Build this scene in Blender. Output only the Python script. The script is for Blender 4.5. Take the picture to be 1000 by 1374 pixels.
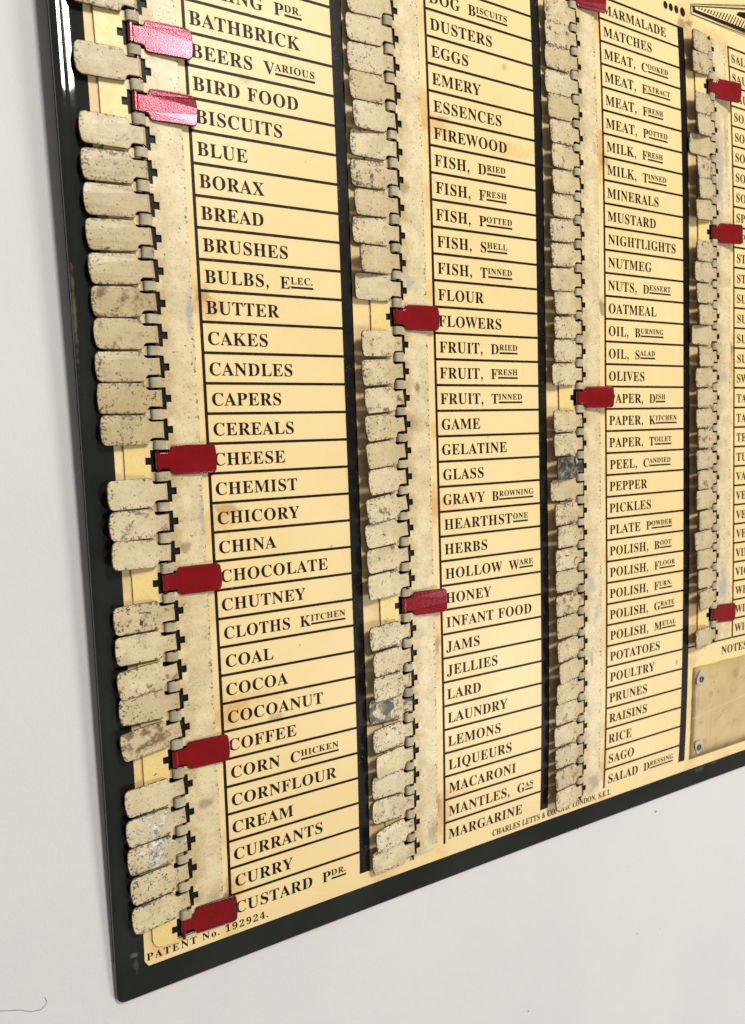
import bpy, math, random
from mathutils import Matrix, Vector
random.seed(7)
for o in list(bpy.data.objects): bpy.data.objects.remove(o)
S = bpy.context.scene
COL = S.collection
U = 0.0075                      # one printed row of the board, in metres

# ------------------------------------------------------------------ camera, light, exposure
TILT = math.radians(1.3)        # the board hangs with its top leaning off the wall
RB = Matrix(((1, 0, 0), (0, -math.sin(TILT), -math.cos(TILT)), (0, math.cos(TILT), -math.sin(TILT))))
BACK = -0.28                     # depth of the rolled rim, in rows
_low = RB @ Vector((0, -1.5, BACK - 0.10)) * U
ORG = Vector((0, -_low.y - 0.0004, 1.2))
ROOT = Matrix.Translation(ORG) @ RB.to_4x4()
CR = ((0.873962, -0.032577, 0.4849), (-0.074571, -0.994924, 0.067563), (0.480238, -0.095207, -0.871956))
CC = Vector((-7.12798, 16.86729, 24.17282)) * U
cd = bpy.data.cameras.new('camera')
cam = bpy.data.objects.new('camera', cd); COL.objects.link(cam)
cm = Matrix((( CR[0][0], -CR[1][0], -CR[2][0]), (CR[0][1], -CR[1][1], -CR[2][1]), (CR[0][2], -CR[1][2], -CR[2][2]))).to_4x4()
cm.translation = CC
cam.matrix_world = ROOT @ cm
cd.sensor_fit = 'HORIZONTAL'; cd.sensor_width = 36; cd.lens = 36 * 985.618 / 1000
cd.clip_start = 0.005; cd.clip_end = 20
cd.dof.use_dof = True; cd.dof.focus_distance = 27.5 * U; cd.dof.aperture_fstop = 42
S.camera = cam

w = bpy.data.worlds.new('World'); S.world = w; w.use_nodes = True
w.node_tree.nodes['Background'].inputs[0].default_value = (1.0, 0.98, 0.95, 1)
w.node_tree.nodes['Background'].inputs[1].default_value = 0.21

def area(name, pos, target, sx, sy, power, col):
    l = bpy.data.lights.new(name, 'AREA'); l.shape = 'RECTANGLE'; l.size = sx; l.size_y = sy
    l.energy = power; l.color = col
    o = bpy.data.objects.new(name, l); COL.objects.link(o)
    p = ROOT @ (Vector(pos) * U); t = ROOT @ (Vector(target) * U)
    o.location = p
    o.rotation_euler = (t - p).to_track_quat('-Z', 'Y').to_euler()
    return o
area('key_lamp', (32, 108, 130), (10, 13, 0), 0.15, 0.25, 11.8, (1.0, 0.965, 0.91))
area('upper_fill', (70, 165, 110), (6, 8, 0), 0.8, 0.6, 2.5, (1.0, 0.985, 0.96))  # unseen soft fill, added from the upper right
area('low_fill', (102, -48, 122), (8, 8, 0), 0.30, 0.30, 6.0, (1.0, 0.98, 0.95))  # unseen fill added low at the right to even out the board

S.view_settings.view_transform = 'Standard'; S.view_settings.look = 'None'
S.view_settings.exposure = 0.05; S.view_settings.gamma = 1.0
S.view_settings.use_curve_mapping = False
S.render.engine = 'CYCLES'

# ------------------------------------------------------------------ the slightly buckled tin: maps flat board units to metres
DT = ((0,0),(0,1),(0,2),(0,3),(0,4),(1,0),(1,1),(1,2),(1,3),(2,0),(2,1),(2,2))
KX = (0.0015,-0.0353,-0.0279,0.0515,0.0386,-0.0092,-0.0125,0.0223,0.0353,0.0067,0.0089,-0.034)
KY = (-0.0047,-0.0111,0.0959,0.0149,-0.127,0.0135,0.0446,-0.0364,-0.0553,-0.0029,0.0236,0.0059)
ZT = ((0,2),(1,1),(0,3),(1,2),(2,0),(2,1),(0,4),(1,3))
KZ = (0.0486,-0.079,-0.0285,-0.0601,-0.0488,-0.0636,-0.26,0.0161)
def W(x, y, z=0.0):
    a = min(max((x - 12) / 12, -1.35), 1.5); b = min(max((y - 17) / 17, -1.1), 1.25)
    dx = dy = dz = 0
    for (i, j), kx, ky in zip(DT, KX, KY):
        t = a ** i * b ** j; dx += kx * t; dy += ky * t
    for (i, j), k in zip(ZT, KZ): dz += k * a ** i * b ** j
    return Vector((x + dx, y + dy, z + dz)) * U

# ------------------------------------------------------------------ node helpers
class N:
    def __init__(s, name):
        s.m = bpy.data.materials.new(name); s.m.use_nodes = True
        s.t = s.m.node_tree; s.b = s.t.nodes['Principled BSDF']
        s.tc = s.t.nodes.new('ShaderNodeTexCoord').outputs['Object']
    def link(s, a, b): s.t.links.new(a, b)
    def put(s, sock, v):
        if hasattr(v, 'is_linked') or hasattr(v, 'links'): s.link(v, sock)
        elif sock.type == 'RGBA' and len(v) == 3: sock.default_value = (*v, 1)
        else: sock.default_value = v
    def math(s, op, a, b=0.0, clamp=False):
        n = s.t.nodes.new('ShaderNodeMath'); n.operation = op; n.use_clamp = clamp
        s.put(n.inputs[0], a); s.put(n.inputs[1], b); return n.outputs[0]
    def vec(s, op, a, b=(0, 0, 0)):
        n = s.t.nodes.new('ShaderNodeVectorMath'); n.operation = op
        s.put(n.inputs[0], a); s.put(n.inputs[1], b)
        return n.outputs['Value'] if op in ('LENGTH', 'DISTANCE') else n.outputs[0]
    def noise(s, scale, co=None, detail=2.0, rough=0.5, dist=0.0):
        n = s.t.nodes.new('ShaderNodeTexNoise'); s.put(n.inputs['Vector'], co or s.tc)
        n.inputs['Scale'].default_value = scale; n.inputs['Detail'].default_value = detail
        n.inputs['Roughness'].default_value = rough; n.inputs['Distortion'].default_value = dist
        return n.outputs['Fac']
    def step(s, v, lo, hi):
        n = s.t.nodes.new('ShaderNodeMapRange'); n.interpolation_type = 'SMOOTHSTEP'
        s.put(n.inputs[0], v); s.put(n.inputs[1], lo); s.put(n.inputs[2], hi); return n.outputs[0]
    def mix(s, f, a, b):
        n = s.t.nodes.new('ShaderNodeMix'); n.data_type = 'RGBA'
        s.put(n.inputs[0], f); s.put(n.inputs[6], a); s.put(n.inputs[7], b); return n.outputs[2]
    def attr(s, name):
        n = s.t.nodes.new('ShaderNodeAttribute'); n.attribute_type = 'OBJECT'; n.attribute_name = name; return n.outputs['Fac']
    def rand(s): return s.t.nodes.new('ShaderNodeObjectInfo').outputs['Random']
    def sep(s, v):
        n = s.t.nodes.new('ShaderNodeSeparateXYZ'); s.put(n.inputs[0], v); return n.outputs
    def comb(s, x, y, z):
        n = s.t.nodes.new('ShaderNodeCombineXYZ'); s.put(n.inputs[0], x); s.put(n.inputs[1], y); s.put(n.inputs[2], z); return n.outputs[0]
    def bump(s, h, dist, strength=1.0):
        n = s.t.nodes.new('ShaderNodeBump'); n.inputs['Distance'].default_value = dist; n.inputs['Strength'].default_value = strength
        s.link(h, n.inputs['Height']); s.link(n.outputs[0], s.b.inputs['Normal'])
    def out(s, col, rough=0.5, metal=0.0, spec=0.5, coat=0.0):
        s.put(s.b.inputs['Base Color'], col); s.put(s.b.inputs['Roughness'], rough); s.put(s.b.inputs['Metallic'], metal)
        s.b.inputs['Specular IOR Level'].default_value = spec; s.b.inputs['Coat Weight'].default_value = coat
        return s.m
    def spots(s, col, items):
        """stains at fixed places on the surface: (x, y, rx, ry, strength, colour), board units"""
        wob = s.noise(420, detail=4, rough=.65)
        for x, y, rx, ry, k, c in items:
            p = W(x, y)
            d = s.vec('SUBTRACT', s.tc, (p.x, p.y, 0)); d = s.vec('MULTIPLY', d, (1 / (rx * U), 1 / (ry * U), 0))
            l = s.vec('LENGTH', d)
            l = s.math('ADD', l, s.math('MULTIPLY', s.math('SUBTRACT', wob, .5), 2.2))
            f = s.math('MULTIPLY', s.step(l, 1.15, 0.25), k * .85)
            col = s.mix(f, col, c)
        return col

CREAM = (0.80, 0.62, 0.312)
ORANGE = (0.62, 0.33, 0.09); BROWN = (0.20, 0.11, 0.045); DARK = (0.10, 0.075, 0.05); GREY = (0.34, 0.335, 0.33)

def mat_sheet():
    n = N('printed_cream')
    c = n.mix(n.step(n.noise(28, detail=3), .35, .7), CREAM, (0.775, 0.585, 0.275))
    c = n.mix(n.math('MULTIPLY', n.step(n.noise(130, detail=4, rough=.6), .55, .8), .22), c, (0.70, 0.48, 0.19))
    x, y, z = n.sep(n.tc)
    for k, c0 in enumerate((0, 9.19, 18.4, 27.6)):          # rust tint soaked in beside the hinge strips
        d = n.math('ABSOLUTE', n.math('SUBTRACT', x, (c0 - .12) * U))
        f = n.math('MULTIPLY', n.step(d, .45 * U, .05 * U), n.step(n.noise(75, detail=4, rough=.65), .46, .72))
        c = n.mix(n.math('MULTIPLY', f, .6), c, ORANGE)
        d = n.math('ABSOLUTE', n.math('SUBTRACT', x, (c0 - 3.0) * U))
        f = n.math('MULTIPLY', n.step(d, .7 * U, .1 * U), n.step(n.noise(60, detail=4, rough=.65), .42, .7))
        c = n.mix(n.math('MULTIPLY', f, .5), c, (0.5, .29, .1))
    c = n.spots(c, [(.15, 21.5, .7, .55, .75, ORANGE), (.1, 21.9, .3, .3, .5, BROWN), (.5, 14.75, .55, .3, .55, BROWN), (.2, 14.4, .8, .6, .5, ORANGE),
        (.2, 7.6, 1.1, .6, .8, ORANGE), (1.1, 8.0, 1.5, .35, .35, ORANGE), (2.0, 7.1, .35, .22, .5, DARK), (.2, 1.2, .5, .6, .6, ORANGE), (-.1, 1.0, .25, .6, .7, BROWN),
        (1.95, 28.95, .3, .22, .4, DARK), (3.4, 29.98, .28, .18, .35, DARK), (9.4, 28.7, 1.0, .5, .7, ORANGE), (13.2, 28.4, 1.2, .4, .4, ORANGE), (9.8, 29.05, .25, .15, .5, BROWN),
        (8.95, 29.4, .35, .9, .7, ORANGE), (12.95, 31.6, .2, .2, .45, BROWN), (8.95, 14.3, .4, .9, .8, ORANGE), (9.3, 14.3, .9, .4, .4, ORANGE), (8.9, 8.2, .35, 1.5, .8, ORANGE),
        (8.95, 8.6, .18, .5, .6, BROWN), (9.0, 1.5, .5, 1.2, .75, ORANGE), (8.85, 1.9, .25, .6, .6, BROWN), (9.6, 2.2, .8, .4, .35, ORANGE), (18.2, 29.2, .3, 1.6, .85, ORANGE), (18.5, 28.8, .35, .4, .6, BROWN),
        (18.2, 22.5, .22, .5, .7, DARK), (18.3, 7.5, .4, 1.6, .5, ORANGE), (18.3, 1.2, .4, .9, .7, ORANGE), (23.3, 5.4, .12, .16, .7, BROWN), (24.1, 36.25, .5, .28, .75, BROWN), (24.6, 36.4, .3, .2, .8, DARK), (24.3, 36.9, .8, .5, .5, ORANGE),
        (26.4, 36.2, 1.6, .5, .5, ORANGE), (27.45, 35.6, .3, .7, .7, ORANGE), (27.4, 20.9, .25, .5, .8, DARK), (27.4, 20.2, .3, .8, .8, ORANGE), (24.6, 7.0, .4, 1.6, .5, ORANGE),
        (2.95, .42, .09, .16, .5, DARK), (3.0, 9.6, .06, .05, .7, BROWN), (4.0, 26.6, .06, .05, .6, BROWN), (11.7, 16.9, .06, .05, .6, BROWN), (21.0, 11.2, .06, .05, .6, BROWN), (4.4, 13.1, .05, .05, .6, BROWN),
        (24.3, 5.2, .7, .4, .5, (.45, .3, .12)), (-2.7, 15.5, .3, 4, .35, (.86, .72, .45)), (-2.4, -.1, .5, .35, .5, ORANGE)])
    sp = n.step(n.noise(1500, detail=2), .735, .76)
    c = n.mix(n.math('MULTIPLY', sp, .55), c, (0.30, .19, .08))
    for ang, sc_ in ((.35, 1), (1.9, 1.3), (2.7, .8)):
        u = n.math('ADD', n.math('MULTIPLY', x, math.cos(ang)), n.math('MULTIPLY', y, math.sin(ang)))
        v = n.math('SUBTRACT', n.math('MULTIPLY', y, math.cos(ang)), n.math('MULTIPLY', x, math.sin(ang)))
        q = n.noise(1.0, n.comb(n.math('MULTIPLY', u, 45 * sc_), n.math('MULTIPLY', v, 2400), ang), 2, .5)
        c = n.mix(n.math('MULTIPLY', n.step(q, .735, .78), .22), c, (0.42, .28, .11))
    n.bump(n.noise(900, detail=2), 0.00001)
    return n.out(c, n.math('ADD', .3, n.math('MULTIPLY', n.noise(60, detail=3), .15)), spec=.25)

def mat_black():
    n = N('black_enamel')
    c = n.mix(n.step(n.noise(40, detail=4), .35, .75), (0.0105, 0.0125, 0.0100), (0.018, 0.020, 0.016))
    sc = n.step(n.noise(1100, detail=3, rough=.7), .735, .76)
    c = n.mix(n.math('MULTIPLY', sc, .45), c, (0.17, .16, .13))
    c = n.spots(c, [(-3.35, .05, .16, .1, .5, (.2, .2, .18)), (-3.3, -.35, .1, .3, .25, (.16, .16, .15)), (25.5, -.7, .5, .14, .25, (.2, .2, .2)), (26.6, -.6, .3, .1, .22, (.2, .2, .2)), (-3.9, 21, .07, 1.6, .55, (.24, .18, .08))])
    n.bump(n.noise(110, detail=2), 0.00003, .3)
    return n.out(c, n.math('ADD', .015, n.math('MULTIPLY', n.noise(150, detail=5, rough=.65), .045)), spec=.5)

def mat_ink():
    n = N('printing_ink')
    wear = n.step(n.math('ADD', n.noise(1900, detail=3, rough=.7), n.math('MULTIPLY', n.math('SUBTRACT', n.noise(90, detail=3), .5), .25)), .66, .72)
    c = n.mix(n.step(n.noise(120, detail=3), .4, .7), (0.007, 0.007, 0.006), (0.013, 0.012, 0.009))
    c = n.mix(n.math('MULTIPLY', wear, .75), c, (0.32, .24, .12))
    return n.out(c, .45, spec=.1)

def cream_paint(name, edge=False, kind='tab'):
    n = N(name)
    r = n.rand()
    off = n.comb(n.math('MULTIPLY', r, .37), n.math('MULTIPLY', r, .73), n.math('MULTIPLY', r, .19))
    co = n.vec('ADD', n.tc, off)
    wear = n.attr('wear') if kind == 'tab' else .12
    stain = n.attr('stain') if kind == 'tab' else .42
    chip = n.attr('chip') if kind == 'tab' else .1
    x, y, z = n.sep(n.tc)
    if kind == 'tab': A, B = (0.66, 0.555, 0.335), (0.53, 0.435, 0.25)
    elif kind == 'strip': A, B = (0.72, 0.605, 0.36), (0.61, 0.50, 0.285)
    else: A, B = (0.47, .41, .275), (.33, .285, .185)
    c = n.mix(n.step(n.noise(190, co, 3), .35, .68), A, B)
    if kind == 'tab':
        c = n.mix(n.math('MULTIPLY', n.step(r, .2, 1), .55), c, (0.62, 0.53, 0.345))
        c = n.mix(n.math('MULTIPLY', n.attr('tan'), .8), c, n.mix(n.step(n.noise(170, co, 4, .6), .3, .7), (.47, .365, .185), (.36, .27, .125)))
        f = n.step(x, -.0060, .0012)                           # hand grease towards the hinge
        c = n.mix(n.math('MULTIPLY', f, n.math('MULTIPLY', n.noise(260, co, 3), .85)), c, (0.45, .33, .145))
    yel = None
    if kind == 'strip':
        for a in AX:
            d = n.math('ABSOLUTE', n.math('SUBTRACT', x, (a + .1) * U))
            f = n.math('MULTIPLY', n.step(d, .75 * U, .25 * U), n.step(n.noise(210, co, 3, .6), .34, .62))
            c = n.mix(n.math('MULTIPLY', f, .65), c, (0.40, .265, .095))
            d = n.math('ABSOLUTE', n.math('SUBTRACT', x, (a - .85) * U))      # under the tabs the paint stayed clean yellow
            c = n.mix(n.math('MULTIPLY', n.step(d, .60 * U, .5 * U), .9), c, n.mix(n.noise(200, co, 3), (0.84, .645, .235), (.74, .55, .18)))
            yel = n.math('MAXIMUM', yel, n.step(d, .60 * U, .5 * U)) if yel is not None else n.step(d, .60 * U, .5 * U)
    st = n.step(n.noise(330, co, 4, .65), n.math('SUBTRACT', .80, n.math('MULTIPLY', stain, .35)), n.math('SUBTRACT', .92, n.math('MULTIPLY', stain, .34)))
    c = n.mix(n.math('MULTIPLY', st, .9), c, (0.15, .072, .02))
    mot = n.step(n.noise(900, co, 5, .75), .50, .74)
    mot = n.math('MULTIPLY', mot, n.math('SUBTRACT', 1.0, n.math('MULTIPLY', yel, .8))) if yel is not None else mot
    c = n.mix(n.math('MULTIPLY', mot, .55), c, (0.25, .19, .10))
    fine = n.step(n.noise(3200, co, 3, .7), .52, .66)
    c = n.mix(n.math('MULTIPLY', fine, .28), c, (0.16, .12, .07))
    clus = n.math('MULTIPLY', n.math('SUBTRACT', n.noise(240, co, 3), .5), .30)
    if kind == 'tab':                                          # chips gather along the rims
        e = n.math('MAXIMUM', n.step(n.math('ABSOLUTE', y), .30 * U, .45 * U), n.step(x, -1.5 * U, -1.8 * U))
    else:
        e = 0.0
        for a in AX:
            d = n.math('ABSOLUTE', n.math('SUBTRACT', x, (a + 1.33) * U))
            e = n.math('MAXIMUM', n.step(d, .16 * U, .01 * U), e)
    th = n.math('SUBTRACT', n.math('SUBTRACT', .685, n.math('MULTIPLY', wear, .075)), n.math('ADD', clus, n.math('MULTIPLY', e, .10)))
    nz = n.noise(1500, co, 3, .62)
    sp = n.step(nz, th, n.math('ADD', th, .025))
    big = n.noise(620, co, 4, .68, .4)                           # fewer, larger flakes
    bt = n.math('SUBTRACT', n.math('SUBTRACT', .745, n.math('MULTIPLY', wear, .085)), n.math('MULTIPLY', e, .06))
    sp = n.math('MAXIMUM', sp, n.step(big, bt, n.math('ADD', bt, .02)))
    if yel is not None: sp = n.math('MULTIPLY', sp, n.math('SUBTRACT', 1.0, n.math('MULTIPLY', yel, .85)))
    c = n.mix(n.math('MULTIPLY', sp, .9), c, n.mix(n.noise(500, co), (0.03, .024, .018), (0.13, .10, .07)))
    nc = n.noise(300, co, 6, .72, .6)
    tc = n.math('SUBTRACT', .74, n.math('MULTIPLY', chip, .32))
    ch = n.step(nc, tc, n.math('ADD', tc, .02))
    bare = n.mix(n.step(n.noise(420, co, 6, .75), .44, .72), (0.036, .030, .024), (.32, .295, .25))
    if kind == 'tab': bare = n.mix(n.attr('pale'), bare, n.mix(n.step(n.noise(900, co, 4, .7), .42, .55), (.20, .19, .18), (.68, .67, .64)))
    c = n.mix(ch, c, bare)
    if kind == 'strip':
        c = n.spots(c, [(-.4, 21.3, .16, .75, .95, GREY), (-.35, 14.5, .14, .7, .8, GREY), (-.55, 1.2, .3, .3, .4, BROWN), (-.75, 4.7, .3, .25, .55, DARK), (8.3, 18.9, .16, .3, .8, DARK), (8.1, 17.5, .5, .4, .5, BROWN),
            (8.05, 22.8, .35, .35, .75, GREY), (7.95, 26.2, .25, .3, .6, BROWN), (8.55, .9, .3, .6, .45, DARK), (17.4, 10.0, .3, .8, .75, GREY), (17.7, 8.6, .2, .5, .7, GREY), (17.8, 29.2, .12, .3, .7, GREY),
            (17.4, 6.6, .1, .5, .5, DARK), (17.7, .6, .4, .5, .5, DARK), (26.7, 8.9, .4, 1.1, .95, GREY), (26.5, 29.6, .35, 2.6, .75, GREY), (26.7, 19.6, .35, .5, .7, GREY), (27.0, 31, .15, 2, .4, BROWN), (-1.0, 13.6, .3, .25, .7, BROWN)])
    rim = n.step(n.noise(700, co, 3), .25, .5) if edge else None
    if edge: c = n.mix(n.math('MULTIPLY', rim, .88), c, (0.045, .036, .026))  # dark edges: worn paint plus painted-in shade of the gaps between tabs
    hgt = n.math('SUBTRACT', n.math('ADD', n.math('MULTIPLY', n.noise(260, co, 3), 1.1), n.math('MULTIPLY', n.noise(1400, co, 2), .2)), n.math('MULTIPLY', n.math('MAXIMUM', sp, ch), .5))
    n.bump(hgt, 0.00009, .8)
    return n.out(c, (n.math('ADD', .30, n.math('MULTIPLY', n.noise(500, co, 3), .22))) if kind != 'loop' else .6, metal=0.0, spec=.4 if kind != 'loop' else .25)

AX = [-1.62, 7.46, 16.66, 25.88]
def mat_red(edge=False):
    n = N('red_enamel_rim' if edge else 'red_enamel')
    n.b.inputs['Specular Tint'].default_value = (1.0, .42, .55, 1)      # translucent lacquer over tin
    r = n.rand(); co = n.vec('ADD', n.tc, n.comb(r, n.math('MULTIPLY', r, .4), 0.0))
    c = n.mix(n.step(n.noise(180, co, 3), .3, .7), (0.215, 0.0035, 0.0042), (0.175, 0.0028, 0.0035))
    x, y, z = n.sep(n.tc)
    e = n.math('MAXIMUM', n.step(n.math('ABSOLUTE', y), .34 * U, .46 * U), n.step(x, -1.55 * U, -1.82 * U))
    th = n.math('SUBTRACT', n.math('SUBTRACT', .70, n.math('MULTIPLY', n.attr('chip'), .12)), n.math('MULTIPLY', e, .13))
    nz = n.noise(900, co, 4, .65)
    ch = n.step(nz, th, n.math('ADD', th, .02))
    c = n.mix(n.math('MULTIPLY', ch, .92), c, (0.028, .016, .014))
    if edge: c = n.mix(.8, c, (0.02, .010, .010))
    n.bump(n.math('ADD', n.noise(160, co, 2), n.math('MULTIPLY', n.noise(2600, co, 3, .7), .6)), 0.00006, .8)
    return n.out(c, n.math('ADD', .12, n.math('MULTIPLY', n.noise(1300, co, 3), .15)), spec=.72)

def mat_metal(name, col, rough, metal):
    n = N(name)
    c = n.mix(n.noise(1200, detail=4), col, tuple(v * .55 for v in col))
    n.bump(n.noise(900, detail=3), 0.00004)
    return n.out(c, rough, metal)

def mat_notes():
    n = N('aged_parchment')
    c = n.mix(n.step(n.noise(70, detail=4, rough=.6), .3, .7), (0.56, 0.415, 0.185), (0.47, .34, .135))
    x, y, z = n.sep(n.tc)
    c = n.mix(n.math('MULTIPLY', n.step(n.noise(240, detail=4, rough=.65), .55, .72), .45), c, (0.24, .16, .055))
    d = n.math('MINIMUM', n.math('SUBTRACT', x, 24.5 * U), n.math('SUBTRACT', y, .05 * U))
    c = n.mix(n.math('MULTIPLY', n.step(d, .55 * U, .02 * U), n.noise(160, detail=3)), c, (0.16, .10, .04))
    c = n.spots(c, [(27.9, 4.1, .35, .4, .55, (.2, .16, .08)), (25.9, 3.3, .2, .2, .45, (.17, .11, .04)), (26.5, 3.3, .12, .12, .45, (.17, .11, .04)), (25.6, .8, .3, .3, .4, (.2, .12, .05)), (25.2, 1.9, .25, .2, .4, (.2, .12, .05)), (24.9, 2.9, .15, .9, .4, (.3, .15, .05)), (26.1, 3.9, .06, .08, .7, DARK)])
    for (px, py, ax, ay) in ((25.0, 2.25, 3.9, .42),):          # fold crease
        t = n.math('SUBTRACT', n.math('SUBTRACT', y, py * U), n.math('MULTIPLY', n.math('SUBTRACT', x, px * U), ay / ax))
        c = n.mix(n.math('MULTIPLY', n.step(n.math('ABSOLUTE', t), .05 * U, .008 * U), .55), c, (0.62, .5, .27))
    t = n.math('ABSOLUTE', n.math('SUBTRACT', x, 25.95 * U))
    c = n.mix(n.math('MULTIPLY', n.step(t, .03 * U, .004 * U), n.math('MULTIPLY', n.step(y, 2.4 * U, 2.0 * U), .5)), c, (0.2, .14, .05))
    n.bump(n.noise(130, detail=3), 0.0002, .6)
    return n.out(c, .42, spec=.4)

def mat_wall():
    n = N('white_wall_paint')
    c = n.mix(n.step(n.noise(14, detail=5, rough=.6), .3, .7), (0.64, 0.63, 0.617), (0.61, .602, .592))
    sp = n.step(n.noise(300, detail=1), .80, .815)
    c = n.mix(n.math('MULTIPLY', sp, .6), c, (0.30, .26, .21))
    n.bump(n.math('ADD', n.noise(260, detail=4, rough=.6), n.math('MULTIPLY', n.noise(1400, detail=2), .3)), 0.00022, .5)
    return n.out(c, .75, spec=.3)

M = dict(sheet=mat_sheet(), black=mat_black(), ink=mat_ink(), cream=cream_paint('worn_cream_paint'), rim=cream_paint('worn_shaded_cream_rim', True),
         strip=cream_paint('worn_strip_paint', kind='strip'), striprim=cream_paint('worn_strip_rim', True, 'strip'), loop=cream_paint('worn_tin_loop', kind='loop'), red=mat_red(), redrim=mat_red(True),
         notes=mat_notes(), wall=mat_wall(), brass=mat_metal('tarnished_eyelet', (.13, .11, .09), .4, .7), patch=mat_metal('bare_grey_paper', (.60, .53, .42), .7, 0),
         hair=mat_metal('hair_brown', (.16, .12, .09), .6, 0), dirt=mat_metal('brown_dirt', (.14, .09, .05), .8, 0))

# ------------------------------------------------------------------ mesh helpers
def new(name, verts, faces, mats, parent=None, mi=None, smooth=False):
    me = bpy.data.meshes.new(name); me.from_pydata(verts, [], faces)
    for m in mats: me.materials.append(m)
    if mi: me.polygons.foreach_set('material_index', mi)
    if smooth: me.polygons.foreach_set('use_smooth', [True] * len(me.polygons))
    me.update()
    o = bpy.data.objects.new(name, me); COL.objects.link(o)
    if parent: o.parent = parent
    return o

def fill(loops, extrude=0.0, bevel=0.0, res=1):
    """triangulated (and optionally thickened, bevelled) outline with holes -> verts, faces"""
    cv = bpy.data.curves.new('outline', 'CURVE'); cv.dimensions = '2D'; cv.fill_mode = 'BOTH' if extrude or bevel else 'FRONT'
    cv.extrude = extrude; cv.bevel_depth = bevel; cv.bevel_resolution = res; cv.offset = -bevel
    for l in loops:
        s = cv.splines.new('POLY'); s.points.add(len(l) - 1); s.use_cyclic_u = True
        for p, (x, y) in zip(s.points, l): p.co = (x, y, 0, 1)
    o = bpy.data.objects.new('outline', cv)
    me = bpy.data.meshes.new_from_object(o)
    v = [tuple(q.co) for q in me.vertices]; f = [tuple(q.vertices) for q in me.polygons]; nz = [q.normal.z for q in me.polygons]
    bpy.data.objects.remove(o); bpy.data.curves.remove(cv); bpy.data.meshes.remove(me)
    return v, f, nz

class Sheet:                                    # flat printed shapes, gathered and warped together
    def __init__(s, z): s.v = []; s.f = []; s.z = z
    def quad(s, x0, y0, x1, y1, n=1):
        """axis-aligned bar cut into n pieces along its longer side"""
        L = abs(x1 - x0) > abs(y1 - y0)
        for i in range(n + 1):
            t = i / n; b = len(s.v)
            if L: s.v += [(x0 + (x1 - x0) * t, y0), (x0 + (x1 - x0) * t, y1)]
            else: s.v += [(x1, y0 + (y1 - y0) * t), (x0, y0 + (y1 - y0) * t)]
            if i: s.f.append((b - 2, b, b + 1, b - 1))
    def poly(s, pts):
        b = len(s.v); s.v += pts; s.f.append(tuple(range(b, b + len(pts))))
    def add(s, v, f, ox, oy, sx, sy):
        b = len(s.v); s.v += [(ox + x * sx, oy + y * sy) for x, y in v]; s.f += [tuple(i + b for i in q) for q in f]
    def build(s, name, mat, parent): return new(name, [W(x, y, s.z) for x, y in s.v], s.f, [mat], parent)

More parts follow.
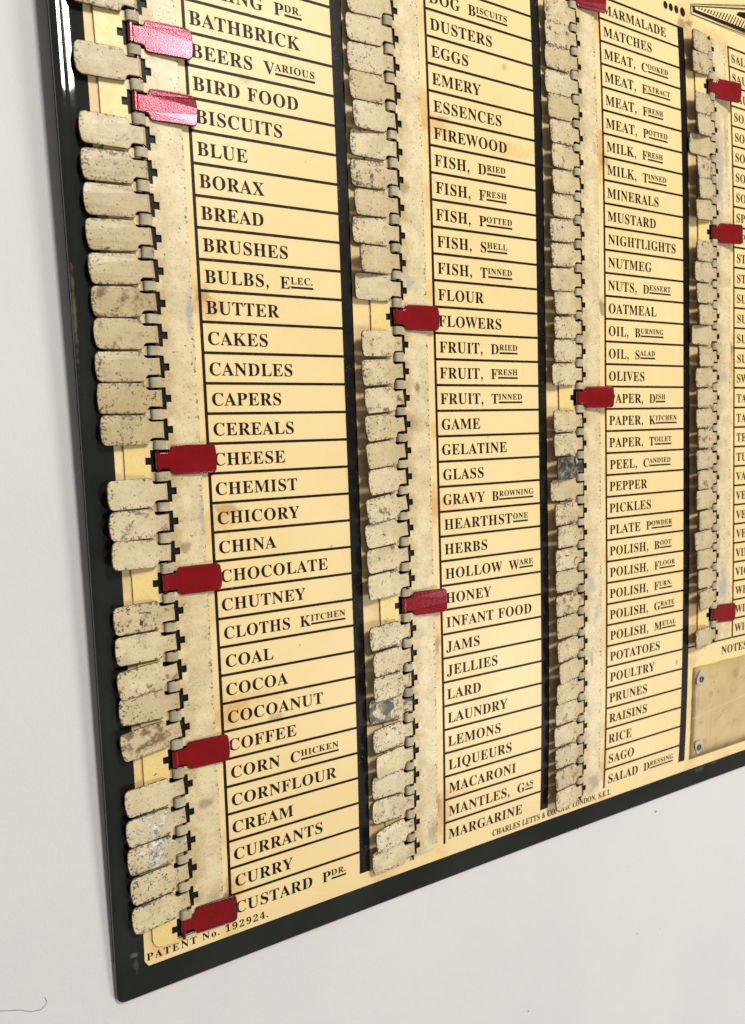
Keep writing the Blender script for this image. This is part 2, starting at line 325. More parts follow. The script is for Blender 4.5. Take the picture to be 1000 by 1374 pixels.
# ------------------------------------------------------------------ lettering (outlines in 1/1000 em, Roman capitals)
GL = {"A":[650,[[[-13,0],[-13,27],[5,29],[21,35],[35,45],[48,60],[60,82],[73,111],[307,694],[334,693],[572,129],[587,96],[600,70],[612,51],[625,38],[641,30],[660,27],[660,0],[341,0],[341,27],[386,32],[413,45],[422,68],[420,80],[415,98],[406,121],[376,197],[154,197],[117,105],[115,100],[114,94],[113,88],[112,81],[111,76],[111,72],[119,47],[143,32],[184,27],[190,27],[190,0]],[[169,239],[360,239],[263,475]]]],"B":[659,[[[24,0],[24,26],[54,29],[77,37],[93,48],[103,65],[109,90],[111,122],[111,549],[110,575],[107,597],[103,614],[96,627],[87,637],[76,645],[62,649],[44,652],[23,653],[23,678],[328,678],[474,661],[561,609],[590,522],[572,450],[518,399],[427,368],[536,332],[601,275],[623,196],[615,139],[592,90],[553,52],[499,23],[433,6],[354,0]],[[271,375],[280,375],[328,378],[365,389],[392,406],[410,431],[420,467],[424,514],[421,555],[414,589],[401,614],[382,632],[356,642],[322,646],[302,645],[288,640],[280,633],[275,621],[272,604],[271,582]],[[330,36],[369,40],[400,52],[422,73],[436,103],[445,142],[448,191],[444,241],[432,280],[413,309],[384,328],[344,340],[294,344],[271,344],[271,97],[272,77],[277,61],[284,50],[294,42],[310,38]]]],"C":[697,[[[382,-16],[318,-11],[259,4],[205,30],[157,64],[116,106],[83,156],[59,212],[44,273],[39,340],[44,406],[59,467],[84,523],[117,572],[158,613],[207,648],[261,673],[321,688],[386,693],[434,689],[488,676],[547,655],[557,651],[567,649],[577,648],[599,653],[614,668],[624,693],[650,693],[650,459],[625,459],[599,517],[568,566],[531,606],[489,636],[443,654],[395,660],[294,624],[234,516],[214,337],[236,169],[303,69],[414,35],[454,38],[494,49],[533,67],[571,91],[606,121],[638,158],[666,132],[589,50],[494,0]]]],"D":[738,[[[30,0],[30,26],[58,29],[79,35],[94,44],[103,59],[108,81],[110,111],[110,557],[108,592],[101,618],[91,635],[74,645],[51,651],[22,653],[22,678],[330,678],[440,668],[532,639],[604,590],[655,523],[687,439],[697,339],[657,151],[538,38],[340,0]],[[331,36],[391,44],[439,70],[476,112],[501,171],[517,247],[522,341],[501,510],[438,611],[332,645],[310,643],[293,639],[282,631],[276,618],[272,599],[271,573],[271,107],[272,82],[276,63],[282,51],[293,42],[309,38]]]],"E":[658,[[[21,0],[21,25],[53,27],[77,33],[93,44],[104,60],[110,84],[112,116],[112,549],[110,587],[103,615],[93,634],[76,644],[53,651],[24,653],[24,678],[594,678],[594,476],[571,476],[559,532],[537,575],[507,605],[465,625],[411,637],[345,641],[326,641],[310,639],[298,638],[288,634],[282,628],[277,621],[274,610],[273,596],[272,578],[272,366],[288,366],[329,370],[361,381],[386,401],[405,428],[419,466],[429,514],[453,514],[453,176],[428,176],[423,213],[416,244],[407,270],[394,290],[378,306],[359,318],[335,325],[308,330],[276,331],[272,331],[272,100],[274,78],[278,62],[286,52],[299,46],[318,42],[343,41],[389,43],[430,48],[467,58],[498,71],[527,89],[552,112],[574,139],[594,173],[612,213],[640,213],[599,0]]]],"F":[602,[[[23,0],[23,26],[54,30],[77,38],[93,50],[103,67],[109,92],[111,125],[111,558],[109,590],[102,614],[92,630],[75,641],[52,648],[21,653],[21,678],[586,678],[586,476],[562,476],[554,514],[543,547],[529,574],[511,596],[489,613],[462,626],[428,635],[389,640],[342,642],[324,642],[309,641],[298,640],[288,637],[281,633],[277,627],[273,619],[272,607],[271,593],[271,368],[283,368],[323,372],[356,383],[381,403],[400,430],[414,468],[423,516],[450,516],[450,176],[424,176],[415,229],[401,270],[382,299],[357,318],[323,329],[281,333],[271,333],[271,120],[272,98],[275,79],[280,64],[287,51],[298,42],[312,35],[330,30],[354,27],[382,26],[382,0]]]],"G":[756,[[[399,-15],[330,-10],[267,5],[211,29],[161,62],[119,104],[86,153],[61,209],[46,272],[41,341],[46,408],[61,469],[86,524],[119,573],[160,614],[208,648],[261,673],[320,688],[383,693],[436,689],[492,677],[550,656],[560,652],[569,650],[577,649],[588,650],[597,654],[604,660],[611,668],[617,679],[624,693],[651,693],[651,458],[625,458],[609,497],[591,532],[569,564],[545,592],[518,615],[490,635],[460,649],[430,657],[398,660],[297,624],[237,517],[217,339],[223,243],[240,163],[268,101],[306,55],[354,28],[410,19],[444,21],[470,29],[489,41],[500,57],[508,79],[510,106],[510,190],[508,218],[501,239],[490,254],[472,263],[446,269],[410,271],[410,295],[745,295],[745,271],[716,269],[694,263],[680,254],[671,240],[666,219],[664,191],[664,43],[576,11],[488,-9]]]],"H":[779,[[[23,0],[23,26],[54,29],[77,36],[93,47],[103,64],[109,88],[111,120],[111,564],[109,593],[103,615],[93,631],[77,642],[54,649],[24,653],[24,678],[360,678],[360,653],[337,651],[319,647],[304,643],[293,637],[284,629],[278,618],[274,604],[272,586],[271,564],[271,373],[509,373],[509,564],[508,586],[506,604],[502,618],[497,629],[488,637],[477,643],[462,647],[443,651],[420,653],[420,678],[755,678],[755,653],[724,649],[701,642],[686,632],[677,616],[671,594],[669,564],[669,120],[671,90],[677,66],[687,49],[702,37],[725,29],[755,26],[755,0],[420,0],[420,26],[450,29],[474,36],[490,46],[501,62],[507,86],[509,120],[509,329],[271,329],[271,120],[273,88],[279,64],[289,47],[305,36],[329,29],[360,26],[360,0]]]],"I":[388,[[[20,0],[20,26],[50,31],[74,38],[91,48],[103,63],[110,84],[112,112],[112,576],[110,603],[104,623],[94,637],[78,645],[53,650],[20,653],[20,678],[364,678],[364,653],[332,650],[308,645],[292,637],[281,623],[274,603],[272,576],[272,115],[273,96],[275,79],[279,66],[285,55],[294,46],[307,39],[322,34],[342,29],[366,26],[366,0]]]],"J":[492,[[[162,-97],[131,-95],[103,-89],[77,-80],[53,-67],[33,-52],[17,-33],[5,-12],[-3,10],[-5,34],[-3,56],[4,75],[16,91],[31,102],[48,109],[66,111],[86,109],[103,103],[118,92],[129,78],[136,61],[138,41],[137,26],[133,12],[126,-2],[119,-14],[115,-23],[114,-29],[119,-46],[133,-57],[156,-60],[178,-57],[195,-50],[207,-37],[214,-19],[219,4],[220,32],[220,546],[219,571],[216,592],[212,609],[205,622],[195,633],[182,641],[165,646],[144,650],[118,653],[118,678],[468,678],[468,653],[445,650],[427,647],[412,642],[401,634],[392,624],[387,612],[383,595],[381,573],[380,546],[380,132],[356,5],[283,-72]]]],"K":[760,[[[24,0],[24,26],[55,29],[78,36],[94,47],[104,64],[110,88],[112,120],[112,564],[110,593],[104,615],[94,632],[78,643],[55,650],[25,653],[25,678],[361,678],[361,653],[338,651],[320,647],[305,643],[294,637],[285,629],[279,618],[275,604],[273,586],[272,564],[272,348],[478,556],[501,582],[514,604],[519,623],[509,640],[481,650],[433,653],[433,678],[723,678],[723,653],[710,653],[650,640],[584,601],[513,537],[403,424],[690,69],[702,56],[714,45],[725,37],[738,31],[754,28],[773,26],[773,0],[418,0],[418,26],[432,26],[444,26],[456,27],[465,28],[473,29],[479,31],[489,36],[495,43],[497,51],[494,63],[485,79],[471,98],[297,318],[272,295],[272,120],[274,88],[280,64],[290,47],[306,36],[330,29],[361,26],[361,0]]]],"L":[635,[[[23,0],[23,26],[54,29],[77,36],[93,47],[103,64],[109,88],[111,120],[111,564],[109,594],[103,617],[93,633],[77,643],[54,650],[24,653],[24,678],[372,678],[372,653],[347,652],[327,650],[310,646],[297,640],[287,631],[280,620],[275,605],[272,587],[271,564],[271,123],[272,102],[273,84],[276,70],[281,59],[288,52],[298,47],[310,43],[327,42],[348,41],[393,43],[434,49],[469,59],[499,74],[527,93],[551,119],[572,149],[591,187],[609,230],[636,230],[598,0]]]],"M":[944,[[[21,0],[21,26],[51,29],[75,36],[92,47],[103,63],[110,87],[112,118],[112,569],[111,589],[109,606],[105,619],[99,629],[90,637],[79,644],[64,648],[45,651],[22,653],[22,678],[275,678],[472,212],[669,678],[919,678],[919,653],[890,649],[868,641],[853,630],[842,614],[836,592],[834,563],[834,127],[835,101],[837,80],[841,64],[847,51],[855,41],[866,35],[880,30],[897,27],[918,26],[918,0],[589,0],[589,26],[611,29],[629,32],[644,37],[655,44],[664,53],[670,66],[674,81],[676,101],[677,124],[677,594],[429,0],[402,0],[157,579],[157,119],[159,85],[166,60],[178,44],[196,34],[220,28],[252,26],[252,0]]]],"N":[735,[[[600,-16],[159,521],[159,117],[161,86],[167,62],[177,46],[192,36],[216,29],[248,26],[248,0],[27,0],[27,26],[49,27],[66,30],[81,35],[92,41],[100,50],[106,62],[110,76],[112,95],[113,117],[113,578],[84,613],[64,636],[54,645],[47,648],[38,651],[27,653],[27,678],[233,678],[582,251],[582,562],[581,584],[579,602],[575,617],[569,628],[560,636],[549,643],[534,647],[516,650],[493,653],[493,678],[714,678],[714,653],[683,650],[660,643],[645,633],[636,616],[630,593],[628,561],[628,-16]]]],"O":[782,[[[388,-16],[340,-13],[294,-4],[251,11],[211,31],[174,56],[141,86],[111,120],[87,158],[67,199],[53,243],[44,290],[41,339],[44,388],[53,434],[67,479],[87,520],[111,557],[141,592],[175,621],[212,647],[254,667],[298,682],[345,691],[395,694],[443,691],[489,682],[532,668],[572,648],[609,623],[642,594],[671,560],[696,522],[716,481],[730,436],[739,389],[742,339],[739,290],[730,243],[716,199],[695,158],[671,120],[641,86],[607,56],[570,31],[529,11],[484,-4],[437,-13]],[[394,18],[489,54],[546,161],[565,339],[560,436],[544,516],[518,579],[482,624],[438,651],[387,660],[292,624],[235,517],[216,339],[221,243],[237,163],[264,100],[300,54],[343,27]]]],"P":[622,[[[23,0],[23,26],[54,29],[77,36],[93,47],[103,64],[109,88],[111,120],[111,564],[109,593],[103,615],[93,631],[77,642],[54,649],[24,653],[24,678],[318,678],[395,675],[456,668],[500,655],[532,638],[558,617],[580,592],[596,563],[606,530],[609,494],[602,441],[581,396],[546,358],[497,329],[435,312],[360,306],[271,306],[271,120],[273,88],[279,64],[289,47],[305,36],[329,29],[360,26],[360,0]],[[271,342],[300,342],[345,346],[379,357],[405,376],[421,404],[432,442],[435,490],[432,537],[424,576],[410,605],[388,626],[359,638],[322,642],[304,641],[291,637],[282,631],[276,622],[272,609],[271,593]]]],"Q":[782,[[[563,-172],[441,-153],[346,-96],[278,-1],[231,19],[189,44],[151,75],[118,110],[91,149],[70,192],[54,239],[44,288],[41,339],[44,388],[53,434],[67,479],[87,520],[111,557],[141,592],[175,621],[212,647],[254,667],[298,682],[345,691],[395,694],[443,691],[489,682],[532,668],[572,648],[609,623],[642,594],[671,560],[696,522],[716,481],[730,436],[739,389],[742,339],[735,262],[713,191],[676,128],[626,73],[565,31],[492,0],[536,-67],[592,-107],[662,-120],[684,-119],[707,-115],[732,-109],[737,-137],[677,-156],[619,-168]],[[395,18],[490,54],[547,161],[566,339],[561,436],[545,516],[518,579],[482,624],[438,651],[387,660],[292,624],[235,517],[216,339],[221,243],[238,163],[265,100],[301,54],[344,27]]]],"R":[704,[[[23,0],[23,26],[54,29],[77,36],[93,47],[103,64],[109,88],[111,120],[111,564],[109,593],[103,615],[93,631],[77,642],[54,649],[24,653],[24,678],[323,678],[415,673],[489,658],[547,634],[588,599],[613,554],[621,498],[604,425],[553,370],[469,333],[643,75],[654,60],[664,47],[674,38],[684,31],[697,27],[712,26],[715,0],[504,0],[300,316],[271,316],[271,120],[273,88],[279,64],[289,47],[305,36],[329,29],[360,26],[360,0]],[[271,348],[303,348],[350,352],[388,364],[417,385],[436,414],[448,452],[452,500],[439,579],[400,626],[334,642],[311,641],[293,636],[282,629],[276,617],[272,599],[271,574]]]],"S":[581,[[[64,-16],[64,235],[93,235],[112,169],[136,115],[166,74],[202,45],[244,28],[293,22],[328,26],[358,36],[383,54],[401,76],[411,103],[415,133],[406,174],[379,209],[335,238],[242,284],[189,313],[147,344],[115,376],[92,411],[79,450],[74,494],[77,533],[86,568],[100,600],[120,627],[143,650],[172,669],[203,683],[238,691],[275,694],[296,693],[318,691],[342,687],[366,682],[393,675],[420,667],[425,666],[430,665],[434,664],[438,663],[442,662],[446,662],[461,666],[471,676],[477,694],[505,694],[505,475],[480,475],[469,511],[455,543],[437,573],[417,599],[394,621],[370,639],[343,652],[317,659],[289,662],[257,659],[230,650],[208,635],[191,615],[181,592],[178,566],[181,541],[190,520],[204,501],[224,484],[250,467],[281,451],[377,406],[415,387],[447,367],[473,347],[493,326],[509,303],[521,280],[529,255],[533,228],[535,198],[532,157],[521,120],[505,86],[481,56],[453,32],[418,12],[378,-3],[334,-12],[286,-15],[269,-15],[253,-13],[236,-12],[219,-9],[203,-4],[187,1],[171,6],[158,11],[147,14],[137,16],[130,18],[126,18],[116,17],[109,15],[103,11],[99,4],[95,-5],[91,-16]]]],"T":[630,[[[137,0],[137,26],[169,28],[194,35],[212,46],[223,63],[230,88],[232,120],[232,645],[222,645],[173,640],[131,625],[97,601],[71,567],[53,524],[43,473],[16,473],[16,678],[611,678],[611,472],[586,472],[558,568],[496,626],[400,645],[392,645],[392,120],[394,87],[401,62],[412,45],[429,34],[454,28],[488,26],[488,0]]]],"U":[733,[[[369,-19],[286,-12],[219,8],[170,43],[136,91],[116,154],[109,231],[109,564],[107,593],[101,615],[91,631],[75,642],[52,649],[22,653],[22,678],[358,678],[358,653],[335,651],[316,647],[302,643],[290,637],[281,629],[275,618],[272,604],[270,586],[269,564],[269,208],[273,154],[284,110],[303,77],[329,52],[365,38],[409,33],[506,56],[565,124],[584,237],[584,563],[582,592],[576,615],[565,631],[548,641],[523,649],[489,653],[489,678],[706,678],[706,653],[679,648],[658,639],[645,628],[636,612],[631,590],[629,563],[629,270],[622,176],[601,102],[566,48],[515,11],[450,-12]]]],"V":[637,[[[316,-19],[66,567],[55,590],[44,609],[34,626],[20,639],[2,648],[-21,653],[-21,678],[314,678],[314,653],[286,652],[264,649],[248,644],[236,636],[229,624],[227,610],[228,598],[233,582],[240,563],[385,213],[518,562],[524,579],[527,595],[528,609],[526,624],[519,635],[509,643],[493,648],[472,651],[445,653],[445,678],[658,678],[658,653],[639,651],[622,646],[608,637],[595,622],[582,600],[569,570],[342,-19]]]],"W":[910,[[[254,-16],[48,585],[40,606],[31,623],[23,636],[11,645],[-4,651],[-23,653],[-23,678],[269,678],[269,653],[250,651],[234,648],[223,643],[215,635],[211,625],[209,611],[210,595],[214,577],[220,555],[332,228],[448,525],[426,594],[418,615],[409,630],[398,640],[384,646],[365,650],[341,653],[341,678],[654,678],[654,653],[616,649],[593,635],[585,613],[586,603],[589,591],[594,575],[706,247],[805,550],[812,572],[816,590],[817,605],[815,621],[810,633],[801,641],[788,647],[771,651],[749,653],[749,678],[929,678],[929,653],[911,648],[897,639],[885,627],[875,611],[865,590],[856,565],[664,-16],[637,-16],[470,460],[283,-16]]]],"X":[701,[[[17,0],[17,26],[59,34],[98,58],[134,99],[288,310],[116,575],[100,598],[85,618],[71,633],[56,644],[41,651],[24,653],[21,678],[363,678],[363,653],[341,653],[309,649],[289,637],[283,618],[285,607],[291,594],[300,578],[394,431],[479,556],[493,580],[502,600],[505,616],[497,636],[474,648],[436,653],[436,678],[682,678],[682,653],[677,653],[649,650],[623,643],[600,630],[577,611],[554,586],[531,556],[418,394],[615,85],[627,67],[639,53],[650,41],[661,33],[673,28],[687,26],[691,26],[691,0],[355,0],[355,26],[362,26],[401,30],[424,42],[432,61],[429,76],[422,95],[409,118],[312,272],[205,120],[194,102],[187,84],[185,67],[193,44],[218,31],[259,26],[259,0]]]],"Y":[634,[[[151,0],[151,26],[182,29],[205,36],[221,47],[231,64],[237,88],[239,120],[239,266],[69,576],[52,605],[36,626],[21,639],[14,643],[8,646],[1,648],[-6,650],[-13,651],[-20,652],[-20,678],[308,678],[308,652],[291,652],[274,651],[260,648],[248,644],[239,637],[234,629],[232,620],[233,610],[237,597],[244,583],[370,336],[496,545],[509,569],[516,589],[519,607],[511,632],[486,647],[444,652],[439,652],[439,678],[654,678],[654,652],[637,648],[622,642],[609,632],[596,619],[583,603],[570,583],[399,303],[399,120],[401,88],[407,64],[417,47],[433,36],[457,29],[488,26],[488,0]]]],"Z":[658,[[[30,0],[30,16],[411,640],[319,640],[278,638],[241,634],[211,626],[184,613],[160,596],[140,575],[122,547],[106,512],[91,471],[66,471],[85,678],[605,678],[605,660],[228,43],[356,43],[420,48],[475,64],[520,91],[556,129],[585,180],[606,244],[631,244],[606,0]]]],"0":[559,[[[280,-10],[223,-5],[175,10],[135,36],[102,71],[77,114],[58,165],[44,223],[37,288],[34,359],[37,430],[44,494],[58,552],[77,603],[102,645],[135,679],[175,704],[224,719],[281,724],[335,719],[382,704],[422,679],[454,645],[480,602],[500,552],[514,493],[522,429],[525,358],[522,287],[514,223],[500,165],[480,114],[454,71],[421,36],[381,10],[334,-5]],[[280,55],[313,64],[337,91],[353,135],[362,195],[368,270],[370,358],[368,446],[362,520],[353,580],[337,624],[313,650],[281,659],[248,650],[223,624],[207,580],[197,520],[191,446],[189,358],[191,270],[197,195],[207,135],[223,91],[247,64]]]],"1":[559,[[[97,0],[97,53],[179,53],[195,55],[207,59],[217,67],[224,79],[228,96],[229,118],[229,619],[205,590],[182,565],[161,544],[140,528],[120,518],[100,515],[85,517],[71,524],[59,535],[50,550],[44,568],[42,589],[63,595],[85,603],[110,613],[136,626],[165,644],[196,666],[266,718],[378,718],[378,118],[379,99],[382,83],[388,70],[397,61],[411,55],[429,53],[510,53],[510,0]]]],"2":[559,[[[35,0],[35,103],[183,254],[221,294],[253,331],[278,365],[298,397],[313,427],[324,457],[331,487],[336,519],[337,553],[335,588],[328,615],[316,637],[300,651],[281,660],[259,663],[228,658],[205,644],[188,620],[176,586],[169,543],[167,490],[131,493],[101,500],[75,513],[55,531],[43,557],[39,589],[42,612],[50,635],[64,656],[83,675],[107,692],[137,706],[172,716],[213,722],[259,724],[328,719],[385,704],[430,680],[462,646],[481,606],[488,558],[487,535],[482,512],[476,490],[465,467],[452,443],[434,418],[412,391],[386,360],[355,328],[319,291],[277,250],[230,205],[130,110],[363,110],[383,112],[400,118],[416,128],[429,142],[439,159],[446,179],[454,210],[513,210],[508,0]]]],"3":[559,[[[243,-10],[196,-8],[155,-2],[121,7],[92,20],[68,34],[51,52],[38,70],[31,90],[28,110],[31,133],[39,153],[54,168],[71,179],[91,186],[113,188],[117,149],[128,117],[147,92],[172,74],[202,64],[236,60],[257,61],[278,66],[297,73],[314,84],[329,99],[342,118],[351,142],[357,172],[359,207],[355,243],[341,274],[319,301],[288,322],[250,334],[204,338],[142,338],[142,400],[208,400],[248,405],[280,418],[304,441],[321,470],[332,506],[335,547],[333,580],[326,609],[314,632],[298,649],[277,660],[252,663],[230,661],[212,653],[198,641],[187,624],[178,605],[173,583],[169,558],[167,534],[166,508],[128,510],[96,518],[70,530],[51,547],[40,569],[36,597],[42,631],[61,661],[92,687],[135,708],[190,720],[257,724],[323,719],[380,705],[426,682],[460,649],[481,609],[488,561],[483,519],[468,481],[444,449],[412,421],[376,398],[335,381],[362,375],[389,366],[416,355],[442,340],[465,321],[485,300],[501,273],[510,242],[513,206],[511,168],[503,133],[491,104],[474,78],[453,56],[430,37],[403,22],[374,10],[343,1],[311,-5],[277,-9]]]],"4":[559,[[[180,0],[180,53],[208,53],[230,54],[249,59],[266,66],[279,78],[287,98],[290,125],[290,186],[13,186],[13,247],[297,714],[436,714],[436,252],[540,252],[540,186],[436,186],[436,125],[439,98],[447,78],[460,66],[477,59],[496,54],[518,53],[531,53],[531,0]],[[83,252],[290,252],[290,427],[290,457],[291,489],[292,522],[293,555],[295,588],[297,619],[293,610],[288,599],[282,587],[274,573],[267,559],[259,545],[250,530],[243,516],[235,503],[228,491],[223,482],[218,475]]]],"5":[559,[[[245,-10],[198,-8],[158,-2],[125,8],[98,20],[76,35],[60,53],[49,71],[42,91],[40,111],[42,132],[50,150],[62,163],[78,172],[98,178],[120,180],[121,161],[125,143],[131,124],[139,106],[150,91],[165,78],[183,68],[205,62],[230,60],[251,62],[272,66],[291,75],[308,86],[323,103],[336,124],[345,150],[351,182],[353,220],[349,266],[337,303],[318,332],[291,352],[257,364],[217,368],[193,367],[172,366],[154,363],[138,359],[122,355],[106,350],[60,368],[92,714],[470,714],[475,532],[418,532],[410,566],[407,577],[402,586],[397,594],[389,600],[378,603],[364,604],[156,604],[140,419],[152,423],[168,426],[188,430],[208,432],[229,434],[250,434],[322,428],[384,410],[436,381],[475,339],[498,285],[506,220],[503,179],[496,143],[483,111],[465,84],[445,60],[421,41],[394,24],[366,12],[336,2],[305,-5],[275,-9]]]],"6":[559,[[[293,-10],[246,-6],[202,6],[163,27],[128,55],[99,93],[76,139],[59,193],[48,257],[45,330],[47,384],[53,436],[62,485],[76,530],[94,572],[115,610],[140,643],[170,671],[204,694],[242,710],[284,721],[330,724],[370,722],[405,717],[434,709],[457,697],[476,684],[490,668],[499,651],[505,633],[507,614],[504,594],[495,576],[480,560],[458,546],[427,539],[387,536],[386,556],[385,576],[382,596],[377,615],[370,631],[362,646],[351,656],[338,663],[321,665],[284,657],[253,635],[227,597],[207,544],[193,479],[186,401],[201,410],[219,419],[240,427],[264,433],[292,437],[324,438],[381,432],[429,414],[470,384],[500,342],[518,292],[524,231],[518,164],[498,106],[466,57],[420,20],[363,-3]],[[296,56],[320,60],[340,74],[357,96],[369,127],[377,169],[379,221],[376,270],[368,310],[355,340],[336,360],[314,373],[287,377],[269,375],[249,370],[230,362],[211,351],[197,340],[186,329],[190,242],[201,172],[219,121],[241,85],[267,63]]]],"7":[559,[[[165,0],[431,605],[168,605],[138,599],[119,582],[110,554],[104,504],[44,504],[49,714],[526,714],[526,665],[250,0]]]],"8":[559,[[[273,-10],[221,-7],[175,2],[136,16],[103,35],[76,58],[56,86],[42,116],[33,148],[30,182],[35,223],[48,258],[71,288],[100,314],[136,338],[177,361],[140,385],[109,412],[85,440],[67,471],[57,505],[53,542],[55,573],[63,602],[75,631],[93,656],[117,679],[148,698],[186,712],[232,721],[285,724],[350,719],[403,702],[445,675],[474,639],[492,597],[498,549],[494,512],[482,480],[462,454],[434,431],[402,409],[363,387],[417,358],[460,328],[491,297],[512,264],[525,228],[529,189],[522,131],[499,82],[462,43],[411,13],[348,-4]],[[302,421],[324,436],[342,453],[356,472],[365,494],[370,520],[372,551],[371,570],[367,588],[362,606],[353,622],[343,637],[331,649],[316,658],[299,664],[279,666],[254,662],[233,652],[216,634],[204,611],[196,584],[194,554],[197,522],[206,495],[222,474],[243,455],[270,438]],[[278,47],[310,51],[337,63],[360,82],[376,108],[387,138],[390,172],[386,203],[375,230],[356,254],[328,275],[291,298],[244,321],[223,305],[204,286],[188,265],[175,240],[168,211],[165,178],[168,142],[179,110],[196,84],[219,63],[246,51]]]],"9":[559,[[[227,-10],[190,-8],[158,-3],[131,7],[109,19],[92,33],[79,49],[70,67],[65,85],[63,103],[64,117],[68,129],[75,140],[84,149],[97,156],[112,160],[123,132],[137,106],[154,84],[175,67],[201,56],[232,53],[305,85],[352,182],[373,343],[357,325],[338,309],[316,295],[291,284],[263,277],[231,275],[177,281],[130,299],[90,328],[59,369],[41,420],[35,482],[38,528],[47,570],[62,609],[84,642],[110,671],[142,694],[178,710],[219,721],[264,724],[311,720],[354,708],[393,689],[428,661],[457,625],[482,580],[500,526],[510,462],[514,388],[512,334],[507,283],[498,234],[485,187],[468,145],[448,107],[422,73],[393,44],[359,21],[320,4],[276,-7]],[[274,347],[296,349],[316,355],[334,366],[349,379],[362,395],[373,414],[369,492],[360,553],[344,600],[323,631],[299,651],[270,657],[244,652],[221,638],[204,615],[190,582],[183,539],[180,488],[190,410],[222,363]]]],"o":[501,[[[251,-15],[209,-11],[170,-1],[135,17],[103,41],[77,70],[56,105],[40,143],[31,185],[28,229],[31,275],[40,317],[56,356],[77,390],[103,419],[135,443],[170,460],[208,470],[250,474],[292,471],[330,460],[365,443],[396,420],[422,391],[444,357],[459,318],[469,276],[472,229],[469,183],[459,141],[444,102],[422,68],[396,39],[366,16],[331,-1],[293,-12]],[[251,17],[276,22],[296,35],[311,58],[316,74],[321,95],[324,121],[325,152],[327,188],[327,229],[325,307],[319,365],[309,403],[295,426],[275,440],[251,445],[225,440],[205,426],[191,403],[182,365],[176,307],[174,230],[174,189],[176,153],[178,122],[181,95],[186,74],[191,58],[206,35],[226,22]]]],"&":[625,[[[495,339],[476,302],[450,262],[422,229],[326,339],[398,399],[438,458],[451,521],[430,596],[372,649],[287,669],[195,649],[134,595],[112,512],[123,455],[151,401],[189,354],[105,296],[49,229],[28,153],[52,71],[114,13],[200,-9],[265,0],[336,32],[416,93],[494,0],[620,0],[482,160],[529,220],[567,281],[593,339]],[[356,161],[308,119],[260,91],[210,81],[169,91],[139,117],[126,153],[140,201],[180,244],[245,289]],[[208,521],[218,554],[244,577],[282,586],[322,577],[350,552],[360,516],[353,482],[327,446],[271,405],[242,438],[218,478]]]]}
GC = {}
def glyph(ch):
    if ch not in GC:
        if ch == '.': loops = [[(90 + 75 * math.cos(a * .5236), 70 + 78 * math.sin(a * .5236)) for a in range(12)]]; adv = 235
        elif ch == ',': loops = [[(55, 60), (75, 130), (130, 145), (185, 110), (190, 40), (150, -80), (70, -170), (50, -145), (110, -70), (115, 0), (70, 15)]]; adv = 250
        elif ch == '-': loops = [[(40, 200), (290, 200), (290, 270), (40, 270)]]; adv = 330
        else: adv, loops = GL[ch]
        v, f, _ = fill([[(x / 1000, y / 1000) for x, y in l] for l in loops])
        GC[ch] = ([(a, b) for a, b, c in v], f, adv / 1000)
    return GC[ch]
def run(sh, text, x, y, cap, track=0.02, squeeze=1.0, draw=True):
    s = cap / 0.678
    for ch in text:
        if ch == ' ': x += .34 * s * squeeze; continue
        v, f, a = glyph(ch)
        if draw: sh.add(v, f, x, y + random.uniform(-.004, .004), s * squeeze, s)
        x += (a + track) * s * squeeze
    return x
def label(sh, text, x, row):
    """main words in large capitals; after ^ small raised capitals with a rule below"""
    big, _, small = text.partition('^')
    def go(q, draw):
        y = row + .26; xx = x
        if small and ' ' in big:
            h, t = big.rsplit(' ', 1)
            xx = run(sh, h, xx, y, .42, .03, q, draw) + .36 * q
            xx = run(sh, t, xx, y, .40, .0, q, draw)
        else: xx = run(sh, big, xx, y, .42, .03, q, draw)
        if small:
            x0 = xx; xx = run(sh, small, xx + .01, y + .17,   .232, .05, q * 1.06, draw)
            if draw: sh.quad(x0 + .02, y + .02, xx - .02, y + .09)
        return xx
    wd = go(1.0, False) - x
    go(min(1.0, 4.70 / wd), True)

# ------------------------------------------------------------------ the setting
g = 24; vs = []; fs = []
for j in range(g + 1):
    for i in range(g + 1): vs.append((-1.6 + 3.4 * i / g, 0.0, .1 + 2.4 * j / g))
for j in range(g):
    for i in range(g): a = j * (g + 1) + i; fs.append((a, a + 1, a + g + 2, a + g + 1))
wall = new('wall', vs, fs, [M['wall']]); wall['kind'] = 'structure'

# ------------------------------------------------------------------ the board
board = bpy.data.objects.new('pantry_reminder_board', None); COL.objects.link(board)
board.matrix_world = ROOT; board.empty_display_size = .02
board['label'] = 'old black-rimmed tin board of grocery names with rows of hinged cream and red tabs'
board['category'] = 'reminder board'

X0, X1, Y0, Y1 = -3.97, 34.45, -1.5, 47.0
def spread(a, b, n):                             # denser towards both rims
    e = [0, .02, .05, .09, .14, .2, .3, .4, .5, .6, .7, .8, .9, 1.05]
    mid = [a + 1.6 + (b - a - 3.2) * i / n for i in range(n + 1)]
    return [a + t for t in e] + mid + [b - t for t in reversed(e)]
xs, ys = spread(X0, X1, 34), spread(Y0, Y1, 44)
RC, RR = .3, .06
vs = []; fs = []
def rim(x, y):
    dx, dy = min(x - X0, X1 - x), min(y - Y0, Y1 - y)
    if dx < RC and dy < RC:
        a, b = 1 - dx / RC, 1 - dy / RC
        a2, b2 = a * math.sqrt(1 - b * b / 2), b * math.sqrt(1 - a * a / 2)
        x += (a - a2) * RC * (1 if x < 10 else -1); y += (b - b2) * RC * (1 if y < 20 else -1)
        d = RC * (1 - math.hypot(a2, b2))
    else: d = min(dx, dy)
    z = -(RR - math.sqrt(max(RR * RR - max(RR - d, 0) ** 2, 0))) * .8
    if x - X0 < .58: z += .3 * (x - X0 - .58) ** 2 * min(1, d / .25)
    return x, y, z
nx, ny = len(xs), len(ys)
